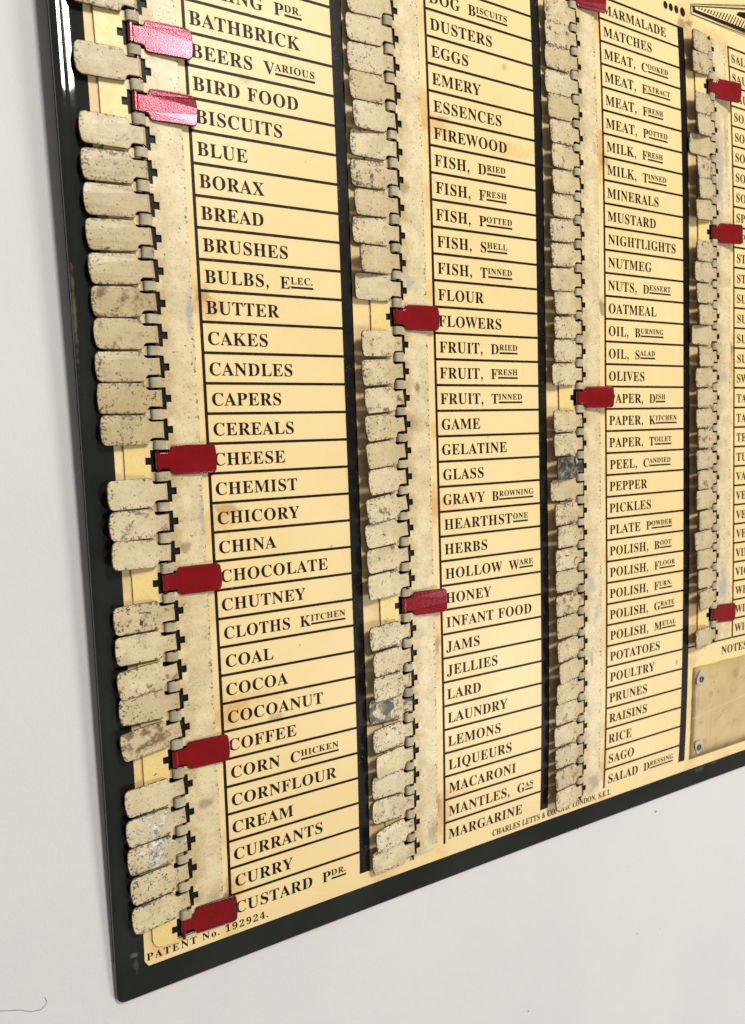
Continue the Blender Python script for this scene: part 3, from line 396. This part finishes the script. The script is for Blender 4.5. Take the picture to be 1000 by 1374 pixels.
for y in ys:
    for x in xs: a, b, z = rim(x, y); vs.append(W(a, b, z))
for j in range(ny - 1):
    for i in range(nx - 1): a = j * nx + i; fs.append((a, a + 1, a + nx + 1, a + nx))
ring = [i for i in range(nx)] + [j * nx + nx - 1 for j in range(1, ny)] + [(ny - 1) * nx + i for i in range(nx - 2, -1, -1)] + [j * nx for j in range(ny - 2, 0, -1)]
k0 = len(vs)
for r_ in ring: vs.append(vs[r_] + Vector((0, 0, -.08 * U)))
for i in range(len(ring)):
    j = (i + 1) % len(ring); fs.append((ring[i], k0 + i, k0 + j, ring[j]))
k1 = len(vs)
for y in ys:
    for x in xs: a, b, z = rim(x, y); vs.append(W(a, b, BACK - .015))
for j in range(ny - 1):
    for i in range(nx - 1): a = k1 + j * nx + i; fs.append((a, a + nx, a + nx + 1, a + 1))
plate = new('back_plate', vs, fs, [M['black']], board, smooth=True)
plate['label'] = 'glossy black enamelled tin plate with a rolled rim'

# cream printing with its clipped corner
sx = [-3.02 + (33.4 + 3.02) * i / 40 for i in range(41)]; sy = [-.49 + (45.9 + .49) * j / 50 for j in range(51)]
vs = [W(x + (.1 if (i == 0 and j == 0) else 0), y, .012) for j, y in enumerate(sy) for i, x in enumerate(sx)]
vs[0] = W(-3.02 + .12, -.49 + .0, .012)
fs = []
for j in range(50):
    for i in range(40): a = j * 41 + i; fs.append((a, a + 1, a + 42, a + 41))
vs.append(W(-3.02, -.30, .012)); fs[0] = (0, 1, 42, 41, len(vs) - 1)
sheet = new('printed_sheet', vs, fs, [M['sheet']], board, smooth=True)

C0 = [0.0, 9.19, 18.41, 27.62]
C1 = [5.19, 14.42, 23.70, 32.85]
LAB = [
 {31: 'BAKING P^DR.', 30: 'BATHBRICK', 29: 'BEERS V^ARIOUS', 28: 'BIRD FOOD', 27: 'BISCUITS', 26: 'BLUE', 25: 'BORAX', 24: 'BREAD', 23: 'BRUSHES', 22: 'BULBS, E^LEC.', 21: 'BUTTER', 20: 'CAKES',
  19: 'CANDLES', 18: 'CAPERS', 17: 'CEREALS', 16: 'CHEESE', 15: 'CHEMIST', 14: 'CHICORY', 13: 'CHINA', 12: 'CHOCOLATE', 11: 'CHUTNEY', 10: 'CLOTHS K^ITCHEN', 9: 'COAL', 8: 'COCOA', 7: 'COCOANUT',
  6: 'COFFEE', 5: 'CORN C^HICKEN', 4: 'CORNFLOUR', 3: 'CREAM', 2: 'CURRANTS', 1: 'CURRY', 0: 'CUSTARD P^DR.'},
 {33: 'DOG B^ISCUITS', 32: 'DUSTERS', 31: 'EGGS', 30: 'EMERY', 29: 'ESSENCES', 28: 'FIREWOOD', 27: 'FISH, D^RIED', 26: 'FISH, F^RESH', 25: 'FISH, P^OTTED', 24: 'FISH, S^HELL', 23: 'FISH, T^INNED', 22: 'FLOUR', 21: 'FLOWERS',
  20: 'FRUIT, D^RIED', 19: 'FRUIT, F^RESH', 18: 'FRUIT, T^INNED', 17: 'GAME', 16: 'GELATINE', 15: 'GLASS', 14: 'GRAVY B^ROWNING', 13: 'HEARTHST^ONE', 12: 'HERBS', 11: 'HOLLOW W^ARE', 10: 'HONEY', 9: 'INFANT FOOD', 8: 'JAMS', 7: 'JELLIES',
  6: 'LARD', 5: 'LAUNDRY', 4: 'LEMONS', 3: 'LIQUEURS', 2: 'MACARONI', 1: 'MANTLES, G^AS', 0: 'MARGARINE'},
 {35: 'MARMALADE', 34: 'MATCHES', 33: 'MEAT, C^OOKED', 32: 'MEAT, E^XTRACT', 31: 'MEAT, F^RESH', 30: 'MEAT, P^OTTED', 29: 'MILK, F^RESH', 28: 'MILK, T^INNED', 27: 'MINERALS', 26: 'MUSTARD', 25: 'NIGHTLIGHTS', 24: 'NUTMEG', 23: 'NUTS, D^ESSERT', 22: 'OATMEAL',
  21: 'OIL, B^URNING', 20: 'OIL, S^ALAD', 19: 'OLIVES', 18: 'PAPER, D^ISH', 17: 'PAPER, K^ITCHEN', 16: 'PAPER, T^OILET', 15: 'PEEL, C^ANDIED', 14: 'PEPPER', 13: 'PICKLES', 12: 'PLATE P^OWDER', 11: 'POLISH, B^OOT', 10: 'POLISH, F^LOOR', 9: 'POLISH, F^URN.',
  8: 'POLISH, G^RATE', 7: 'POLISH, M^ETAL', 6: 'POTATOES', 5: 'POULTRY', 4: 'PRUNES', 3: 'RAISINS', 2: 'RICE', 1: 'SAGO', 0: 'SALAD D^RESSING'},
 {35: 'SALT', 34: 'SAUCES', 33: 'SAUSAGES', 32: 'SOAP', 31: 'SOAP', 30: 'SODA', 29: 'SODA', 28: 'SOUPS', 27: 'SPICES', 26: 'SPIRITS', 25: 'STARCH', 24: 'STOUT', 23: 'SUET', 22: 'SUGAR', 21: 'SUGAR', 20: 'SUGAR', 19: 'SWEETS', 18: 'TAPIOCA', 17: 'TARTS', 16: 'TEA',
  15: 'TURPS', 14: 'VASELINE', 13: 'VEAL', 12: 'VEGETABLES', 11: 'VERMICELLI', 10: 'VINEGAR', 9: 'VIOLETS', 8: 'WHISKY', 7: 'WINES', 6: 'WICKS'}]
ink = Sheet(.022); let = Sheet(.022)
for c in range(4):
    lo, hi = (6, 36) if c == 3 else (0, 36)
    for k in range(lo, hi + 1):
        if k == 0: continue
        t = .045 if k < 36 else .05
        ink.quad(C0[c] + .05, k - t, C1[c], k + t, 4)
    ink.quad(C0[c] - .05, (6 if c == 3 else .1), C0[c] + .05, 36.05, 20)
    ink.quad(C1[c], .1 if c < 3 else 6, C1[c] + .45, 36.05, 20)
    for r_, t in LAB[c].items(): label(let, t, C0[c] + (.20 if c else .17) + random.uniform(-.015, .03), r_)
ink.quad(24.15, 5.96, 27.57, 6.04, 4)
run(let, 'PATENT No. 192924.', -2.96, -.30, .255, .13, 1.0)
run(let, 'CHARLES LETTS & CO. LTD. LONDON, S.E.1.', 11.7, -.33, .27, .03, .80)
run(let, 'NOTES', 26.75, 5.22, .42, .03)
for i, x in enumerate((22.94, 23.32, 23.72, 24.18)):   # row of printed dots
    rx, ry = (.145, .2) if i < 3 else (.18, .23)
    let.poly([(x + rx * math.cos(a * math.pi / 8), 36.85 + ry * math.sin(a * math.pi / 8)) for a in range(16)])
# ruled and hatched corner ornament of the heading
ink.poly([(24.80, 36.95), (24.86, 36.95), (24.86, 37.32), (24.80, 37.32)])
ink.poly([(24.80, 36.92), (32.8, 37.02), (32.8, 37.07), (24.80, 36.97)])
ink.poly([(24.98, 37.08), (32.8, 37.2), (32.8, 37.42), (25.2, 37.27), (25.14, 37.4), (24.98, 37.36)])
ink.poly([(24.80, 37.32), (30.6, 38.75), (30.6, 38.81), (24.80, 37.37)])
ink.poly([(24.80, 37.42), (30.6, 38.95), (30.6, 38.99), (24.80, 37.46)])
for i in range(24):
    x = 25.4 + i * .23; h = (x - 24.9) * .245
    if x < 28.5: ink.poly([(x, 37.38), (x + .09, 37.38), (x + .09 + h * .5, 37.38 + h * .7), (x + h * .5, 37.38 + h * .7)])
    else: ink.poly([(x, 37.38), (x + .09, 37.38), (x + .46, 37.9), (x + .37, 37.9)])
ink.poly([(28.45, 37.95), (30.6, 37.95), (30.6, 38.6), (28.45, 38.12)])
ink.build('ruling', M['ink'], sheet)
let.build('lettering', M['ink'], sheet)

# ------------------------------------------------------------------ hinge strips, loops and tabs
def strip_mesh(ax, lo, hi, name):
    a, b = ax - 1.12, ax + 1.35; r_ = .34
    # outline with a point per half row so that it follows the warp
    pts = []
    def arc(cx, cy, a0, a1):
        for i in range(5):
            t = a0 + (a1 - a0) * i / 4; pts.append((cx + r_ * math.cos(t), cy + r_ * math.sin(t)))
    H = math.pi / 2
    arc(a + r_, lo + r_, 2 * H, 3 * H); arc(b - r_, lo + r_, 3 * H, 4 * H)
    n = int(hi - lo)
    for i in range(1, n): pts.append((b + random.uniform(-.012, .012), lo + (hi - lo) * i / n))
    arc(b - r_, hi - r_, 0, H); arc(a + r_, hi - r_, H, 2 * H)
    for i in range(n - 1, 0, -1): pts.append((a + random.uniform(-.012, .012), lo + (hi - lo) * i / n))
    loops = [pts]
    for k in range(int(round(lo)), int(round(hi))):
        y = k + .5
        q = [(-.30, -.355), (.31, -.355), (.31, -.115), (.47, -.115), (.47, .115), (.31, .115), (.31, .355), (-.30, .355), (-.30, .115), (-.47, .115), (-.47, -.115), (-.30, -.115)]
        loops.append([(ax + u, y + v) for u, v in q])
    v, f, nz = fill(loops, .018, .012)
    vv = [W(x, y, .056 + z) for x, y, z in v]
    mi = [0 if abs(z) > .9 else 1 for z in nz]
    k = len(vv)                                              # black strip under the slots, painting in their recess shade
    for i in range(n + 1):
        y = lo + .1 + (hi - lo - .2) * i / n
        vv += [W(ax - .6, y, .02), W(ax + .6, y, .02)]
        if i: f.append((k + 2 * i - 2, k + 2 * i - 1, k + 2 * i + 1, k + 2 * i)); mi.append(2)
    return new(name, vv, f, [M['strip'], M['striprim'], M['ink']], board, mi)

def rot_out(pts): return pts
def tab_mesh(seed):
    rnd = random.Random(seed); j = lambda s: rnd.uniform(-s, s)
    L, h, nk = 1.79 + j(.02), .465 + j(.01), .265
    r1 = .17 + j(.04); p = []
    def arc(cx, cy, r, a0, a1, n=5):
        for i in range(n + 1):
            t = math.radians(a0 + (a1 - a0) * i / n); p.append((cx + r * math.cos(t), cy + r * math.sin(t)))
    p.append((.10, -nk)); p.append((.10, nk)); p.append((-.24, nk + j(.01)))
    p.append((-.31, nk + .03)); p.append((-.35, h - .04)); p.append((-.40, h))
    p.append((-.9, h + .008 + j(.006)))
    arc(-L + r1, h - r1, r1, 90, 168)
    p.append((-L - .03, .12 + j(.03))); p.append((-L - .03, -.12 + j(.03)))
    arc(-L + r1, -h + r1, r1, 192, 270)
    p.append((-.9, -h - .008 + j(.006)))
    p.append((-.42, -h)); p.append((-.35, -h + .03)); p.append((-.31, -nk - .06)); p.append((-.24, -nk + j(.01)))
    v, f, nz = fill([p], .016, .026, 2)
    bow = .03 + j(.02)
    V = [Vector((x, y, .05 + z + bow * (y / h) ** 2 * -1 * min(1, max(0, -x - .2)))) * U for x, y, z in v]
    mi = [0 if z > .9 else (1 if z < -.8 else (2 if z > -.15 else 3)) for z in nz]
    def cyl(r, y0, y1, n=12, a0=-200, a1=160, mt=True):
        k = len(V)
        for i in range(n + 1):
            t = math.radians(a0 + (a1 - a0) * i / n)
            V.append(Vector((.085 + r * math.cos(t), y0, r * math.sin(t))) * U); V.append(Vector((.085 + r * math.cos(t), y1, r * math.sin(t))) * U)
            if i:
                f.append((k + 2 * i - 2, k + 2 * i, k + 2 * i + 1, k + 2 * i - 1))
                mi.append((0 if math.sin(t) > -.2 else 1) if mt else 3)
        for s, q in ((0, 1), (1, -1)):
            f.append(tuple(k + 2 * i + s for i in range(n + 1))[::-q]); mi.append(3)
    cyl(.082, -nk, nk)
    cyl(.048, -.5, .5, 8, mt=False)
    me = bpy.data.meshes.new('tab'); me.from_pydata(V, [], f)
    for m in ('cream', 'red', 'rim', 'redrim'): me.materials.append(M[m])
    me.polygons.foreach_set('material_index', mi); me.update()
    return me

def loop_mesh(seed):
    rnd = random.Random(seed); V = []; F = []; mi = []
    n = 12; w0 = .15 + rnd.uniform(-.015, .015)
    for i in range(n + 1):
        t = math.pi * i / n
        c, s = math.cos(t), math.sin(t)
        c = math.copysign(abs(c) ** .62, c)
        for rx, rz in ((.205, .18), (.17, .145)):
            for y in (-w0, w0): V.append(Vector((rx * c, y, .065 + rz * s ** .7 if s > 1e-6 else .05)) * U)
        if i:
            a, b = 4 * (i - 1), 4 * i
            F += [(a, b, b + 1, a + 1), (a + 2, a + 3, b + 3, b + 2), (a, a + 2, b + 2, b), (a + 1, b + 1, b + 3, a + 3)]
            mi += [0, 0, 1, 1]
    me = bpy.data.meshes.new('hinge_loop'); me.from_pydata(V, [], F)
    me.materials.append(M['loop']); me.materials.append(M['rim']); me.polygons.foreach_set('material_index', mi)
    me.update(); return me
TM = [tab_mesh(i) for i in range(7)]
LM = [loop_mesh(i) for i in range(4)]

POSE = [{28: (-0.06, 0.03), 26: (-0.08, 0.01), 25: (-0.07, 0.05), 24: (-0.05, 0.05), 23: (-0.08, 0.07), 22: (0.04, 0.08), 21: (-0.08, 0.06), 20: (-0.06, 0.03), 19: (-0.05, 0.03), 18: (0.0, 0.01), 17: (0.05, 0.0), 15: (0.18, 0.02), 14: (0.15, 0.0), 13: (0.16, -0.06), 11: (0.15, -0.04), 10: (0.12, -0.09), 9: (0.24, -0.1), 8: (-0.01, -0.21), 7: (0.27, -0.07), 5: (0.13, -0.16), 4: (0.1, -0.16), 3: (0.16, -0.21), 2: (0.23, -0.19), 1: (0.23, -0.15)},
        {32: (0.07, 0.12), 31: (0.05, 0.06), 30: (0.02, 0.06), 29: (0.07, 0.06), 28: (0.15, 0.09), 27: (-0.08, 0.0), 26: (-0.04, 0.04), 25: (0.09, 0.07), 24: (-0.08, 0.0), 23: (0.22, 0.07), 22: (0.04, 0.0), 20: (0.17, 0.05), 19: (0.13, 0.09), 18: (0.18, 0.11), 17: (0.19, 0.11), 16: (0.21, 0.12), 15: (0.23, 0.1), 14: (0.14, 0.16), 13: (0.06, 0.11), 12: (0.07, 0.08), 11: (0.12, 0.07), 9: (0.08, 0.06), 8: (0.19, 0.04), 7: (0.19, 0.02), 6: (-0.04, -0.02), 5: (0.11, 0.07), 4: (0.17, 0.05), 3: (-0.05, -0.01), 2: (-0.01, -0.01), 1: (0.17, 0.08), 0: (-0.06, 0.04)},
        {34: (0.11, 0.12), 33: (0.11, 0.08), 32: (0.04, 0.03), 31: (0.04, 0.04), 30: (0.09, 0.05), 29: (0.13, 0.09), 28: (0.16, 0.09), 27: (0.19, 0.12), 26: (0.15, 0.08), 25: (0.1, 0.06), 24: (0.13, 0.08), 23: (0.11, 0.08), 22: (0.18, 0.07), 21: (0.18, 0.08), 20: (0.17, 0.05), 19: (0.12, 0.04), 17: (0.15, 0.02), 16: (0.14, 0.03), 15: (0.22, 0.04), 14: (0.0, -0.01), 13: (0.14, 0.03), 12: (0.2, 0.01), 11: (0.12, 0.04), 10: (0.14, 0.01), 9: (0.13, 0.05), 8: (0.15, 0.04), 7: (0.19, 0.09), 6: (0.21, 0.07), 5: (0.14, 0.02), 4: (0.13, -0.01), 3: (0.08, 0.02), 2: (0.11, 0.01), 1: (0.15, 0.02), 0: (0.16, -0.02)},
        {35: (0.21, 0.13), 34: (0.18, 0.14), 32: (0.2, 0.11), 31: (0.24, 0.15), 30: (-0.03, -0.02), 29: (0.22, 0.18), 28: (0.25, 0.15), 27: (0.15, 0.12), 25: (0.16, 0.06), 24: (0.08, 0.01), 23: (0.14, 0.05), 22: (0.22, 0.07), 21: (0.03, -0.01), 20: (0.2, 0.08), 19: (0.1, 0.05), 18: (0.16, 0.05), 17: (0.12, 0.03), 16: (0.2, 0.01), 15: (0.14, 0.04), 14: (0.18, 0.03), 13: (0.16, 0.02), 12: (0.21, 0.03), 11: (0.1, 0.06), 10: (0.15, -0.01), 9: (0.17, -0.03), 8: (0.24, 0.03), 6: (0.17, 0.0)}]
RED = [{29: (.06, 0), 27: (.05, 0), 16: (.04, -.01), 12: (.04, -.01), 6: (.04, -.01), 0: (.06, -.02)}, {21: (.08, 0), 10: (.10, 0)}, {35: (.12, 0), 18: (.17, -.01)}, {33: (.22, .08), 26: (.16, 0), 7: (.0, .06)}]
# (wear, stain, chip): overall speckle, brown stain, bare metal
LOOK = [{28: (.2, .3, .05), 21: (.5, .85, .25), 20: (.35, .7, .1), 14: (.6, .75, .1), 15: (.35, .5, .05), 9: (.45, .75, .1), 7: (.4, .95, .12), 4: (.6, .35, .62), 3: (.9, .3, .62), 2: (.8, .5, .4), 18: (.7, .35, .35), 24: (.3, .25, .05), 1: (.8, .4, .2)},
        {26: (.9, .4, .55), 6: (.95, .5, .85), 7: (.7, .3, .55), 5: (.9, .3, .4), 14: (.7, .75, .2), 15: (.5, .5, .2), 31: (.2, .45, .05), 32: (.3, .3, .1), 22: (.3, .5, .05), 1: (.8, .4, .45), 0: (.8, .5, .3)},
        {15: (.7, .2, 1.15), 11: (.6, .6, .5), 10: (.6, .3, .4), 9: (.7, .75, .4), 17: (.8, .3, .4), 24: (.8, .4, .2), 0: (.8, .4, .3), 3: (.5, .3, .4)},
        {30: (.15, .2, .05), 21: (.15, .25, 0)}]
WORDS = {(0, 29): 'BEERS', (0, 27): 'BISCUITS', (0, 16): 'CHEESE', (0, 12): 'CHOCOLATE', (0, 6): 'COFFEE', (0, 0): 'CUSTARD', (1, 21): 'FLOWERS', (1, 10): 'HONEY', (2, 35): 'MARMALADE', (2, 18): 'PAPER, DISH',
         (3, 33): 'the third word of the right-hand column', (3, 26): 'the words beginning ST', (3, 7): 'the last words above NOTES'}
ODD = {(2, 15): 'tab stripped to dark bare metal', (1, 6): 'tab worn to dark metal at its outer end', (0, 21): 'brown-stained cream tab', (0, 7): 'cream tab with a rusty brown patch', (0, 4): 'cream tab with a silvery scraped patch', (0, 14): 'cream tab with a brown stain by its hinge'}
NAMES = ['first', 'second', 'third', 'fourth']
SPANS = [(0, 34), (0, 35), (0, 36), (6, 36)]
for c in range(4):
    lo, hi = SPANS[c]; top = 36.1
    st = strip_mesh(AX[c], lo + .06, (36.05 if c == 3 else 36.05), 'hinge_strip')
    for k in range(lo, hi):
        me = random.choice(TM)
        o = bpy.data.objects.new('tab', me); COL.objects.link(o); o.parent = st
        o.location = W(AX[c], k + .5, (.165 if k in RED[c] else .125) + random.uniform(-.008, .008))
        wr, sn, cp = LOOK[c].get(k, (random.uniform(.25, .95), random.choice((.1, .3, .5, .6, .75)), random.choice((0, .1, .2, .25, .3, .4))))
        if c == 0 and k < 17 and k not in LOOK[0]: sn = random.uniform(.55, .8)
        o['wear'], o['stain'], o['chip'] = float(wr), float(sn), float(cp)
        o['pale'] = 1.0 if (c == 0 and k in (3, 4)) else 0.0 if k in LOOK[c] else random.choice((0, 0, .5))
        o['tan'] = random.uniform(.6, 1.0) if (c == 0 and k > 16) else random.choice((0, 0, .2, .45)) if c < 3 else .4
        rx = random.uniform(-.03, .03)
        if k in RED[c]:
            li, dr = RED[c][k]
            o.rotation_euler = (0, math.pi - li, -dr)
            if c == 0 and k == 0: o.location = W(AX[c], k + .60, .15); o.rotation_euler = (0, math.pi - .02, .0)
            o['chip'] = 1.0 if (c, k) == (0, 0) else random.uniform(0, .4)
            o['label'] = 'red tab turned over beside ' + WORDS[(c, k)] if c < 3 else 'red tab turned over beside ' + WORDS[(c, k)]
        else:
            th, dr = POSE[c].get(k, (.05, .02))
            if c == 0 and k < 12: th, dr = {11: (.04, .04), 10: (.03, .03), 9: (.07, .11), 8: (.02, .02), 7: (.06, .14), 5: (.03, .08), 4: (.05, .08), 3: (.05, .06), 2: (.06, .07), 1: (.05, .10)}.get(k, (.04, .05))
            th = max(.01, th) + random.uniform(0, .035)
            o.rotation_euler = (rx, min(th, .32), dr * .85)
            if (c, k) in ODD: o['label'] = ODD[(c, k)]
    for k in range(lo + (0 if False else 1), hi):
        o = bpy.data.objects.new('hinge_loop', random.choice(LM)); COL.objects.link(o); o.parent = st
        o.location = W(AX[c] + random.uniform(-.012, .012), k + random.uniform(-.015, .015), 0)
        o.rotation_euler = (0, random.uniform(-.06, .06), random.uniform(-.04, .04))

# ------------------------------------------------------------------ the notes plate, riveted at its corners
nx_, ny_ = 24, 14; vs = []; fs = []
for j in range(ny_ + 1):
    for i in range(nx_ + 1):
        x = 24.52 + 8.4 * i / nx_; y = .06 + 4.82 * j / ny_
        e = min(i, j, nx_ - i, ny_ - j)
        z = .05 + .05 * (e > 0) + .012 * math.sin(i * 1.3 + j * .9) * (e > 0)
        if i == 0: x += .015 * math.sin(j * 1.9)
        if j == ny_: y += .02 * math.sin(i * 1.1)
        vs.append(W(x, y, z))
for j in range(ny_):
    for i in range(nx_): a = j * (nx_ + 1) + i; fs.append((a, a + 1, a + nx_ + 2, a + nx_ + 1))
rg = [i for i in range(nx_ + 1)] + [j * (nx_ + 1) + nx_ for j in range(1, ny_ + 1)] + [ny_ * (nx_ + 1) + i for i in range(nx_ - 1, -1, -1)] + [j * (nx_ + 1) for j in range(ny_ - 1, 0, -1)]
k0 = len(vs)
for r_ in rg: vs.append(vs[r_] + Vector((0, 0, -.03 * U)))
for i in range(len(rg)): j = (i + 1) % len(rg); fs.append((rg[i], k0 + i, k0 + j, rg[j]))
notes = new('notes_plate', vs, fs, [M['notes']], board, smooth=True)
notes['label'] = 'stained yellow-brown plate for notes, fixed by corner eyelets'
for cx, cy, s in ((25.02, 4.3, .95), (25.05, .68, .85)):
    n_ = 22; v = [W(cx, cy, .17)]
    for i in range(n_):
        t = 2 * math.pi * i / n_; r_ = (.42 + .06 * math.sin(3 * t + cx * 7 + cy)) * s
        v.append(W(cx + r_ * math.cos(t) * (.85 if math.cos(t) > 0 else .8), cy + r_ * math.sin(t), .158))
    new('worn_patch', v, [(0, i + 1, (i + 1) % n_ + 1) for i in range(n_)], [M['patch']], notes)
    v = []; f = []; a, b = 20, 8
    for i in range(a):
        for j in range(b):
            t, q = 2 * math.pi * i / a, 2 * math.pi * j / b
            r_ = .11 + .045 * math.cos(q); v.append(W(cx + r_ * math.cos(t), cy - .04 + r_ * math.sin(t), .19 + .05 * math.sin(q)))
            f.append((i * b + j, ((i + 1) % a) * b + j, ((i + 1) % a) * b + (j + 1) % b, i * b + (j + 1) % b))
    new('eyelet', v, f, [M['brass']], notes, smooth=True)

# ------------------------------------------------------------------ small things on the white wall
def wall_hit(u, v):
    d = (cam.matrix_world.to_3x3() @ Vector(((u - 500) / 985.618, -(v - 687) / 985.618, -1)))
    o = cam.matrix_world.translation
    return o + d * (-o.y / d.y)
def tube(name, pts, r, mat):
    V = []; F = []
    for i, p in enumerate(pts):
        t = (pts[min(i + 1, len(pts) - 1)] - pts[max(i - 1, 0)]).normalized(); s = t.cross(Vector((0, 1, 0))).normalized(); q = s.cross(t)
        for a in range(6): V.append(p + (s * math.cos(a * 1.0472) + q * math.sin(a * 1.0472)) * r)
        if i:
            for a in range(6): b = (a + 1) % 6; F.append((6 * i - 6 + a, 6 * i - 6 + b, 6 * i + b, 6 * i + a))
    return new(name, V, F, [mat], smooth=True)
hp = [(-0.06026, -0.00012, 1.19928), (-0.05765, -0.00012, 1.19726), (-0.05583, -0.00012, 1.19658), (-0.054, -0.00012, 1.19589), (-0.05151, -0.00012, 1.19503), (-0.04935, -0.00012, 1.19364), (-0.04725, -0.00012, 1.19332), (-0.04639, -0.00012, 1.19381), (-0.04583, -0.00012, 1.19471), (-0.04623, -0.00012, 1.19602)]
h_ = tube('hair', [Vector(p) for p in hp], .00005, M['hair'])
h_['label'] = 'fine curled dark hair on the white surface at the lower left'; h_['category'] = 'hair'
def crumb(p, s, label, seed):
    rnd = random.Random(seed); V = []; F = []
    for i in range(4):
        for j in range(7):
            t = 2 * math.pi * j / 7; q = -1.2 + 2.4 * i / 3; r_ = s * math.cos(q) * rnd.uniform(.7, 1.3)
            V.append(Vector((p[0] + 1.5 * r_ * math.cos(t), -s * .6 + s * .7 * math.sin(q) * .8, p[2] + r_ * math.sin(t))))
            if i: a, b = 7 * (i - 1) + j, 7 * (i - 1) + (j + 1) % 7; F.append((a, b, b + 7, a + 7))
    F += [tuple(range(6, -1, -1)), tuple(range(21, 28))]
    o = new('dirt_speck', V, F, [M['dirt']]); o['label'] = label; o['category'] = 'dirt speck'; o['group'] = 'specks on the white surface'
CP = [[0.16722, -0.0, 1.18253], [0.16158, 0.0, 1.18645], [0.15602, -0.0, 1.13767], [0.10229, 0.0, 1.12938], [0.17231, 0.0, 1.16617], [0.12699, 0.0, 1.1875]]
crumb(CP[0], .0003, 'largest brown dirt speck, on the white surface just below the right end of the rim', 1)
crumb(CP[2], .00018, 'tiny dark speck on the white surface, midway down at the right', 3)
crumb(CP[3], .00018, 'tiny dark speck on the white surface near the bottom edge', 4)
crumb(CP[5], .00022, 'small dark speck on the white surface close under the rim', 5)
